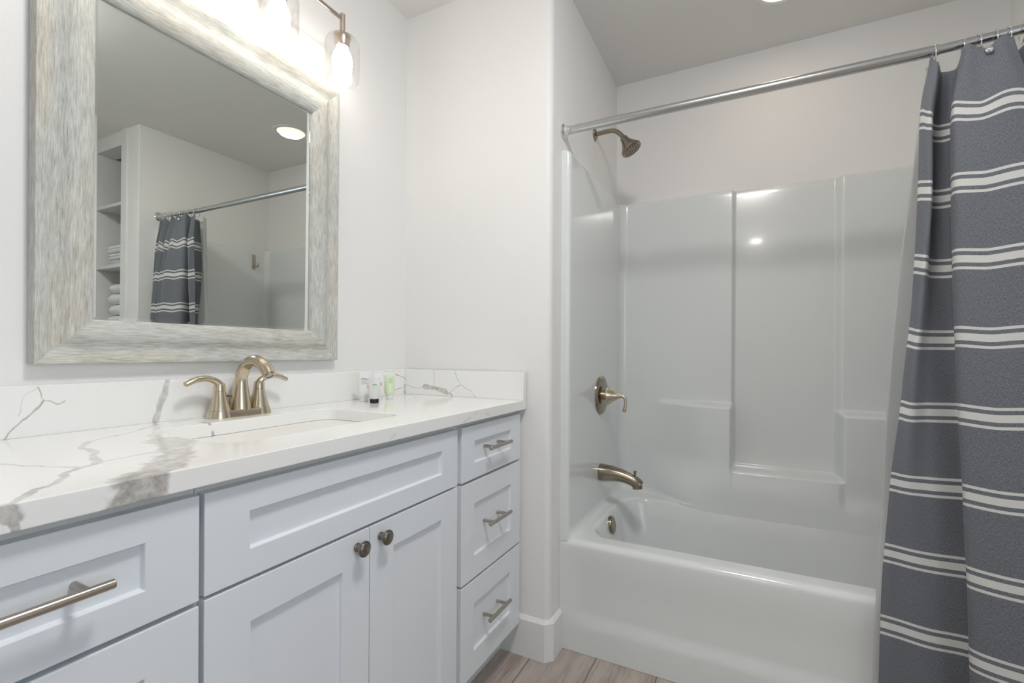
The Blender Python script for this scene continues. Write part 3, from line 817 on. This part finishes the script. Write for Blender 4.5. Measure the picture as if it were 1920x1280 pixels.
# end panels of the surround with rounded front flanges
def end_panel(y_in, y_wall, sgn):
    p = [(XT + 0.0005, y_wall), (XT + 0.0005, y_in + sgn * 0.014)]
    for k in range(1, 9):
        a = pi / 2 * k / 8; p.append((XT + 0.0005 + 0.014 * (1 - cos(a)), y_in + sgn * 0.014 * (1 - sin(a))))
    p += [(1.67, y_in), (1.9, y_in), (2.2, y_in), (2.345, y_in), (2.398, y_in), (2.398, y_wall)]
    bm = B(); rings = []
    for z in [0.392, 0.400, 0.403, 0.407, 0.412, 0.418, 0.425, 0.433, 0.60, 1.2, ZS - 0.018] + [ZS - 0.018 + 0.014 * sin(pi / 2 * k / 5) for k in range(1, 6)]:
        f = 0.032 - sqrt(max(0, 0.032 ** 2 - max(0, 0.432 - max(z, 0.4)) ** 2)) if z < 0.432 else 0
        t = max(0, z - (ZS - 0.018)) / 0.014; c = 0.010 * (1 - sqrt(max(0, 1 - t * t)))
        rings.append([(x, y if abs(y - y_wall) < 1e-6 else y + sgn * c - sgn * f * ss(x, XT + 0.002, XT + 0.03), z) for x, y in p])
    loft(bm, rings)
    return link('surround_end', bm, M_TUB, tb, smooth=40)
end_panel(YS, YD - 0.0005, 1)
end_panel(YS2, YR + 0.0005, -1)

# ------------------------------------------------------------------ tub and shower fittings
sx = 2.025
sh = thing('shower_fixture', 'brushed nickel shower head on a short arm above the surround', 'shower head', (sx, YD, 2.04))
bm = B(); lathe(bm, (sx, YD - 0.0004, 2.04), (0, -1, 0), [(0, 0.0265), (0.003, 0.0265), (0.008, 0.020), (0.010, 0.012)], 32)
link('wall_flange', bm, M_NICKEL2, sh, smooth=35)
bm = B(); ap = cr([(sx, YD - 0.004, 2.04), (sx, YD - 0.050, 2.043), (sx, YD - 0.088, 2.039), (sx, YD - 0.113, 2.020), (sx, YD - 0.128, 2.000)], 8)
tube(bm, ap, 0.0095, 18)
link('arm', bm, M_NICKEL2, sh, smooth=45)
bm = B(); hd = Vector((0.0, -0.53, -0.848)).normalized(); hb = ap[-1] - hd * 0.004
lathe(bm, hb, hd, [(0, 0.012), (0.004, 0.0155), (0.012, 0.0165), (0.018, 0.018), (0.030, 0.0225), (0.048, 0.0340), (0.060, 0.0420), (0.063, 0.0440), (0.071, 0.0440), (0.073, 0.0420), (0.0715, 0.039), (0.0715, 0.001)], 40)
head = link('head', bm, M_NICKEL2, sh, smooth=32)
bm = B(); fa, fb = frame(hd)
for rr_, nn in ((0.010, 6), (0.020, 12), (0.030, 18)):
    for k in range(nn):
        c = hb + hd * 0.0712 + (fa * cos(2 * pi * k / nn) + fb * sin(2 * pi * k / nn)) * rr_
        lathe(bm, c, hd, [(0, 0.0017), (0.0022, 0.0013)], 8)
nz = link('nozzles', bm, M_BLACK, head); nz['kind'] = 'stuff'

vv = thing('shower_valve', 'round nickel shower valve plate with a cone lever handle', 'shower valve', (2.028, YS, 0.893))
bm = B(); lathe(bm, (2.028, YS, 0.893), (0, -1, 0), [(0, 0.084), (0.004, 0.084), (0.010, 0.079), (0.0115, 0.074), (0.0118, 0.020)], 48)
link('escutcheon', bm, M_NICKEL2, vv, smooth=30)
bm = B(); lathe(bm, (2.028, YS - 0.0105, 0.893), (0, -1, 0), [(0, 0.021), (0.022, 0.021), (0.0225, 0.026), (0.0225, 0.0425), (0.026, 0.0412), (0.045, 0.0265), (0.068, 0.0130), (0.084, 0.0085), (0.088, 0.006)], 40)
hub = link('handle_hub', bm, M_NICKEL, vv, smooth=30)
bm = B(); lp = cr([(2.028, YS - 0.088, 0.893), (2.028, YS - 0.099, 0.8915), (2.026, YS - 0.108, 0.880), (2.024, YS - 0.110, 0.862), (2.022, YS - 0.108, 0.842), (2.021, YS - 0.104, 0.826)], 8)
tube(bm, lp, [0.0075 - 0.001 * ss(i, 0, 12) + 0.0012 * ss(i, 26, 40) for i in range(len(lp))], 16)
link('lever', bm, M_NICKEL, hub, smooth=50)

ts = thing('tub_spout', 'brushed nickel tub spout with a pull-up diverter, on the end wall of the tub', 'tub spout', (2.022, YS, 0.556))
bm = B()
tp = cr([(2.022, YS - 0.0003, 0.5570), (2.022, YS - 0.045, 0.5570), (2.022, YS - 0.090, 0.5535), (2.022, YS - 0.130, 0.5430), (2.022, YS - 0.158, 0.5300), (2.022, YS - 0.172, 0.5180)], 8)
tube(bm, tp, [0.0365 - 0.0125 * ss(i / (len(tp) - 1), 0.0, 0.65) - 0.001 * ss(i / (len(tp) - 1), 0.7, 1.0) for i in range(len(tp))], 28)
lathe(bm, (2.022, YS - 0.160, 0.534), (0, -0.12, -1), [(0.0, 0.0215), (0.028, 0.0205), (0.0285, 0.016)], 24)
link('spout_body', bm, M_NICKEL2, ts, smooth=40)
bm = B(); lathe(bm, (2.022, YS - 0.152, 0.5525), (0, 0, 1), [(0, 0.0035), (0.014, 0.0035), (0.024, 0.0075), (0.026, 0.0070), (0.0265, 0.001)], 16)
link('diverter_knob', bm, M_NICKEL2, ts, smooth=40)

bm = B(); oy = OY1 - 0.0145
lathe(bm, (1.975, oy, 0.352), (0, -1, 0.19), [(-0.004, 0.036), (0.004, 0.0365), (0.009, 0.0345), (0.0115, 0.028), (0.0115, 0.012), (0.0105, 0.004), (0.0105, 0.001)], 40)
tag(link('overflow_plate', bm, M_NICKEL2, smooth=35, origin=(1.975, oy, 0.352)), 'round nickel overflow cover inside the tub end', 'overflow cover')

# robe hook on the far end wall of the tub, seen in the mirror
hk = thing('robe_hook', 'brown metal robe hook on the wall, seen in the mirror', 'hook', (2.25, YS2, 1.72))
bm = B(); box(bm, 2.238, 2.262, YS2, YS2 + 0.009, 1.668, 1.772)
link('mounting_plate', bm, M_FIXT, hk, bevel=0.002)
bm = B(); tube(bm, cr([(2.25, YS2 + 0.008, 1.700), (2.25, YS2 + 0.030, 1.682), (2.25, YS2 + 0.052, 1.684), (2.25, YS2 + 0.060, 1.706)], 8), 0.0045, 12)
link('hook_arm', bm, M_FIXT, hk, smooth=50)

# ------------------------------------------------------------------ shower rod, rings, curtain, liner
RX = 1.640
rd = thing('shower_rod', 'satin metal tension shower rod spanning the tub alcove', 'shower rod', (RX, YD, 1.893))
bm = B(); tube(bm, [(RX, YD - 0.020, 1.8933), (RX, -1.705, 1.8890)], 0.0143, 24)
link('outer_tube', bm, M_ROD, rd, smooth=40)
bm = B(); tube(bm, [(RX, -1.700, 1.8890), (RX, -2.09, 1.9030)], 0.0117, 24)
link('inner_tube', bm, M_ROD, rd, smooth=40)
for yy_, d_, zz_ in ((YD - 0.0005, -1, 1.8933), (YR + 0.0005, 1, 1.9035)):
    bm = B(); lathe(bm, (RX, yy_, zz_), (0, d_, 0), [(0, 0.0265), (0.004, 0.0265), (0.007, 0.021), (0.009, 0.0175), (0.022, 0.0175), (0.024, 0.0158), (0.027, 0.0158)], 32)
    link('end_cap', bm, M_CHROME, rd, smooth=32)

LEV = [
    (1.870, [(1.625, -1.686), (1.612, -1.698), (1.668, -1.722), (1.668, -1.750), (1.606, -1.752), (1.600, -1.800), (1.604, -1.838), (1.655, -1.850), (1.612, -1.872), (1.610, -1.908), (1.655, -1.925), (1.612, -1.948), (1.610, -1.985), (1.655, -2.005), (1.615, -2.035), (1.640, -2.085)]),
    (1.720, [(1.606, -1.661), (1.582, -1.679), (1.668, -1.705), (1.672, -1.742), (1.590, -1.724), (1.574, -1.790), (1.580, -1.862), (1.638, -1.876), (1.592, -1.892), (1.588, -1.932), (1.640, -1.948), (1.592, -1.962), (1.588, -2.005), (1.640, -2.025), (1.598, -2.050), (1.632, -2.092)]),
    (1.500, [(1.612, -1.658), (1.586, -1.680), (1.668, -1.701), (1.674, -1.744), (1.583, -1.724), (1.560, -1.800), (1.565, -1.905), (1.630, -1.915), (1.588, -1.922), (1.578, -1.962), (1.635, -1.975), (1.588, -1.982), (1.578, -2.030), (1.635, -2.045), (1.594, -2.066), (1.630, -2.095)]),
    (1.250, [(1.608, -1.648), (1.592, -1.668), (1.650, -1.696), (1.662, -1.746), (1.575, -1.726), (1.548, -1.805), (1.554, -1.918), (1.620, -1.930), (1.575, -1.935), (1.566, -1.975), (1.626, -1.986), (1.576, -1.992), (1.566, -2.038), (1.626, -2.052), (1.586, -2.070), (1.624, -2.096)]),
    (1.000, [(1.601, -1.626), (1.594, -1.650), (1.630, -1.690), (1.642, -1.750), (1.563, -1.731), (1.534, -1.812), (1.545, -1.930), (1.612, -1.942), (1.562, -1.946), (1.556, -1.985), (1.618, -1.996), (1.566, -2.000), (1.558, -2.044), (1.618, -2.058), (1.580, -2.074), (1.618, -2.097)]),
    (0.700, [(1.592, -1.597), (1.592, -1.630), (1.604, -1.685), (1.618, -1.758), (1.548, -1.739), (1.516, -1.825), (1.530, -1.945), (1.600, -1.955), (1.548, -1.958), (1.542, -1.995), (1.606, -2.006), (1.552, -2.010), (1.546, -2.050), (1.606, -2.062), (1.570, -2.077), (1.608, -2.098)]),
    (0.420, [(1.586, -1.580), (1.588, -1.618), (1.594, -1.685), (1.600, -1.764), (1.537, -1.747), (1.502, -1.838), (1.518, -1.958), (1.592, -1.966), (1.538, -1.968), (1.532, -2.003), (1.598, -2.014), (1.544, -2.018), (1.538, -2.054), (1.598, -2.066), (1.562, -2.080), (1.600, -2.098)]),
    (0.060, [(1.582, -1.574), (1.584, -1.612), (1.590, -1.685), (1.596, -1.770), (1.530, -1.754), (1.492, -1.848), (1.510, -1.968), (1.590, -1.974), (1.532, -1.976), (1.526, -2.010), (1.596, -2.020), (1.540, -2.024), (1.534, -2.058), (1.596, -2.070), (1.558, -2.082), (1.598, -2.099)]),
]
NP = len(LEV[0][1])
def lev_at(z):
    zs = [l[0] for l in LEV]
    if z >= zs[0]: return LEV[0][1]
    for i in range(len(LEV) - 1):
        if zs[i] >= z >= zs[i + 1]:
            # smooth blend with neighbours (Catmull-Rom in z)
            t = (zs[i] - z) / (zs[i] - zs[i + 1])
            A, Bq = LEV[i][1], LEV[i + 1][1]
            P0 = LEV[max(i - 1, 0)][1]; P3 = LEV[min(i + 2, len(LEV) - 1)][1]
            out = []
            for a, b, p, q in zip(A, Bq, P0, P3):
                m0 = [(b[k] - p[k]) * 0.5 if i else b[k] - a[k] for k in (0, 1)]
                m1 = [(q[k] - a[k]) * 0.5 for k in (0, 1)]
                h = (2 * t**3 - 3 * t * t + 1, t**3 - 2 * t * t + t, -2 * t**3 + 3 * t * t, t**3 - t * t)
                out.append(tuple(h[0] * a[k] + h[1] * m0[k] * 0.7 + h[2] * b[k] + h[3] * m1[k] * 0.7 for k in (0, 1)))
            return out
    return LEV[-1][1]
ATT = [0, 4.0, 5.5, 6.3, 8.5, 9.3, 11.5, 12.3, 14.0, 15.0]   # where rings hold the hem (in control-point units)
def cloth(name, m, parent, x_off, z_top, z_bot, per=14, rows=150, pts_fn=lev_at, sag=0.030, npts=NP, seed=1):
    bm = B(); uvl = bm.loops.layers.uv.new('UVMap')
    rnd = random.Random(seed)
    n = (npts - 1) * per + 1
    V = []; UV = {}
    for j in range(rows + 1):
        zn = z_top - (z_top - z_bot) * j / rows
        line = cr([(x, y, 0) for x, y in pts_fn(zn)], per)
        row = []
        for i in range(n):
            t = i / per
            d = min(abs(t - a) for a in ATT)
            k = ss(zn, z_top - 0.30, z_top)
            dz = -sag * (1 - math.exp(-(d / 0.55) ** 2)) * (0.35 + 0.65 * k) * ss(zn, z_bot, z_top - 0.1)
            dz += 0.017 * (1 - ss(zn, 0.3, 1.0)) * (1 - ss(t, 0.3, 2.6)) if npts == NP else 0
            wr = 0.0022 * sin(t * 7.0 + zn * 9) * sin(zn * 23 + t * 3) * ss(zn, 1.0, 1.9) + 0.0012 * sin(t * 5.1 + zn * 6.0)
            v = bm.verts.new((line[i].x + x_off + wr, line[i].y, zn + dz)); UV[v] = (t * 0.115, zn)
            row.append(v)
        V.append(row)
    for a, b in zip(V[:-1], V[1:]):
        for i in range(n - 1):
            f = bm.faces.new((a[i], a[i + 1], b[i + 1], b[i]))
            for lp in f.loops: lp[uvl].uv = UV[lp.vert]
    o = link(name, bm, m, parent, smooth=80)
    s = o.modifiers.new('thickness', 'SOLIDIFY'); s.thickness = 0.0012; s.offset = 0
    return o
ctn = thing('shower_curtain', 'blue-grey fabric shower curtain with white stripes, drawn to the right of the tub', 'shower curtain', (1.60, -1.85, 0.03))
cloth('fabric', M_CURT, ctn, 0.0, 1.872, 0.045)
LIN = [(1.868, (1.672, -1.689)), (1.60, (1.662, -1.660)), (1.30, (1.652, -1.628)), (1.10, (1.643, -1.612)), (0.90, (1.634, -1.598)), (0.45, (1.6145, -1.574)), (0.05, (1.6115, -1.566))]
def liner_pts(z):
    for (za, a), (zb, b) in zip(LIN[:-1], LIN[1:]):
        if za >= z >= zb:
            t = (za - z) / (za - zb); break
    else: t, a, b = (0, LIN[0][1], LIN[0][1]) if z > LIN[0][0] else (1, LIN[-1][1], LIN[-1][1])
    x0 = a[0] + (b[0] - a[0]) * t; y0 = a[1] + (b[1] - a[1]) * t
    out = []
    for i in range(9):
        f = i / 8
        amp = 0.006 * ss(z, 0.5, 1.2)
        back = 0.046 * ss(f, 0.0, 0.14) * ss(z, 0.45, 0.9)      # clears the deep first fold of the fabric
        out.append((x0 + back + amp * sin(i * 2.2) * (0.3 + f), y0 + (-2.08 - y0) * f))
    return out
ln = thing('shower_liner', 'frosted white vinyl shower liner hanging behind the striped curtain', 'shower liner', (1.64, -1.85, 0.03))
cloth('liner_sheet', M_LINER, ln, 0.0, 1.866, 0.05, per=12, rows=90, pts_fn=liner_pts, sag=0.012, npts=9)

RING_Y = [-1.698, -1.756, -1.785, -1.820, -1.842, -1.868, -1.905, -1.940, -1.972, -2.003, -2.033, -2.062]
ORD = ['first', 'second', 'third', 'fourth', 'fifth', 'sixth', 'seventh', 'eighth', 'ninth', 'tenth', 'eleventh', 'twelfth']
for k, y in enumerate(RING_Y):
    rzv = 1.8890 + max(0, -1.70 - y) * 0.0359
    bm = B(); cc = Vector((RX, y, rzv - 0.010)); n = 28; tilt = random.uniform(-0.18, 0.18)
    rings = []
    for i in range(n):
        a = 2 * pi * i / n
        c = cc + Vector((0.0195 * sin(a), 0.0195 * sin(a) * tilt, 0.0265 * cos(a)))
        dd = Vector((sin(a), sin(a) * tilt, cos(a)))
        rings.append([c + dd * 0.0013 * cos(b) + Vector((0, 1, 0)) * 0.0013 * sin(b) for b in (2 * pi * q / 8 for q in range(8))])
    loft(bm, rings + [rings[0]], False, False)
    bmesh.ops.remove_doubles(bm, verts=bm.verts, dist=1e-7)
    if k == 2:
        lathe(bm, (RX - 0.044, y - 0.006, 1.838), (-1, 0, 0), [(-0.008, 0.003), (0, 0.0075), (0.004, 0.009), (0.009, 0.0075), (0.012, 0.001)], 20)
        tube(bm, [(RX - 0.018, y, 1.870), (RX - 0.030, y - 0.003, 1.852), (RX - 0.042, y - 0.006, 1.840)], 0.0013, 8)
    lab = 'chrome curtain ring on the rod, %s from the open edge of the striped curtain' % ORD[k]
    if k == 2: lab = 'chrome curtain ring with a bead on its hook, third from the curtain open edge'
    tag(link('curtain_ring', bm, M_CHROME, origin=tuple(cc), smooth=60), lab, 'curtain ring', 'rings holding the shower curtain')

# ------------------------------------------------------------------ linen closet shelves and towels (seen in the mirror)
CYA, CYB = -2.2715, -2.6395
for z, lab in ((2.352, None), (1.998, 'upper white closet shelf, empty, seen in the mirror'), (1.606, 'white closet shelf under the folded washcloths, seen in the mirror'), (1.215, 'white closet shelf under the rolled towels, hidden by the mirror frame edge')):
    if lab is None: continue
    bm = B(); box(bm, XE + 0.004, XB - 0.3, CYB + 0.0005, CYA - 0.0005, z - 0.020, z)
    tag(link('closet_shelf', bm, M_SHELF, origin=(1.8, -2.45, z), bevel=0.001), lab, 'shelf', 'shelves in the linen closet')
struct('wall_closet_back', box(B(), XB - 0.298, XB, CYB, CYA, 0, 2.352), M_WALL)

def soft_slab(x0, x1, y0, y1, z0, z1, folds, seed):
    """folded towel: a stack of rounded layers closed at the front, soft edges"""
    rnd = random.Random(seed); bm = B(); n = 18; m = 14
    rings = []
    h = z1 - z0; cz = (z0 + z1) / 2
    for i in range(n + 1):
        u = i / n; y = y0 + (y1 - y0) * u
        e = 1 - 0.16 * (abs(2 * u - 1) ** 6)
        ring = []
        for k in range(4 * m):
            a = 2 * pi * k / (4 * m)
            c, s = cos(a), sin(a)
            px = (abs(c) ** 0.35) * (1 if c > 0 else -1); pz = (abs(s) ** 0.55) * (1 if s > 0 else -1)
            nick = 1 - 0.10 * sum(math.exp(-((pz - f) / 0.10) ** 2) for f in folds) * (1 if abs(c) > 0.5 else 0)
            w = 0.0015 * sin(5 * u * pi + seed + 2 * a)
            ring.append(((x0 + x1) / 2 + (x1 - x0) / 2 * px * e * nick, y, cz + h / 2 * pz * e + w * ss(pz, -0.5, 0.8)))
        rings.append(ring)
    loft(bm, rings)
    return bm
z = 1.6065
for k, (h, dy) in enumerate(((0.036, 0.010), (0.046, 0.0), (0.052, -0.012))):
    lab = ('folded white washcloth, bottom of its stack on the closet shelf', 'folded white washcloth, middle of its stack on the closet shelf', 'folded white washcloth, top of its stack on the closet shelf')[k]
    bm = soft_slab(1.552, 1.76, -2.565 + dy, -2.33 + dy * 0.3, z, z + h, (0.0,), 3 + k)
    tag(link('washcloth', bm, M_TOWEL, smooth=60, origin=(1.65, -2.43, z)), lab, 'washcloth', 'folded washcloths in the closet')
    z += h
z = 1.2155
for k, h in enumerate((0.070, 0.072, 0.074, 0.066)):
    pos = ('lowest of the four, cut by the frame', 'second from the bottom', 'third from the bottom', 'top of its pile')[k]
    bm = B(); rr_ = h / 2; n = 22; rings = []
    yc0, yc1 = -2.580 + 0.012 * (k % 2) + 0.01 * (k == 3), -2.31
    for i in range(n + 1):
        u = i / n; y = yc0 + (yc1 - yc0) * u
        e = sqrt(max(0.02, 1 - max(0, (0.14 - u) / 0.14) ** 2.2)) * sqrt(max(0.02, 1 - max(0, (u - 0.95) / 0.05) ** 2))
        rings.append([(1.62 + 0.058 * e * cos(a) + 0.002 * sin(4 * u * pi + k), y, z + rr_ + rr_ * e * sin(a) * (1 + 0.04 * cos(3 * a + u * 3))) for a in (2 * pi * q / 32 for q in range(32))])
    loft(bm, rings)
    # the coiled end of the roll
    sp_ = []
    for q in range(60):
        a = q / 60 * 4.5 * pi; s_ = 0.92 - 0.8 * q / 60
        sp_.append((1.62 + 0.052 * s_ * cos(a), yc1 + 0.001, z + rr_ + rr_ * 0.9 * s_ * sin(a)))
    tube(bm, sp_, 0.003, 6)
    tag(link('rolled_towel', bm, M_TOWEL, smooth=60, origin=(1.62, -2.43, z)), 'rolled white towel on the closet shelf, %s' % pos, 'towel', 'rolled towels in the closet')
    z += h * 0.985

for o in bpy.data.objects:
    if '_w' in o: del o['_w']
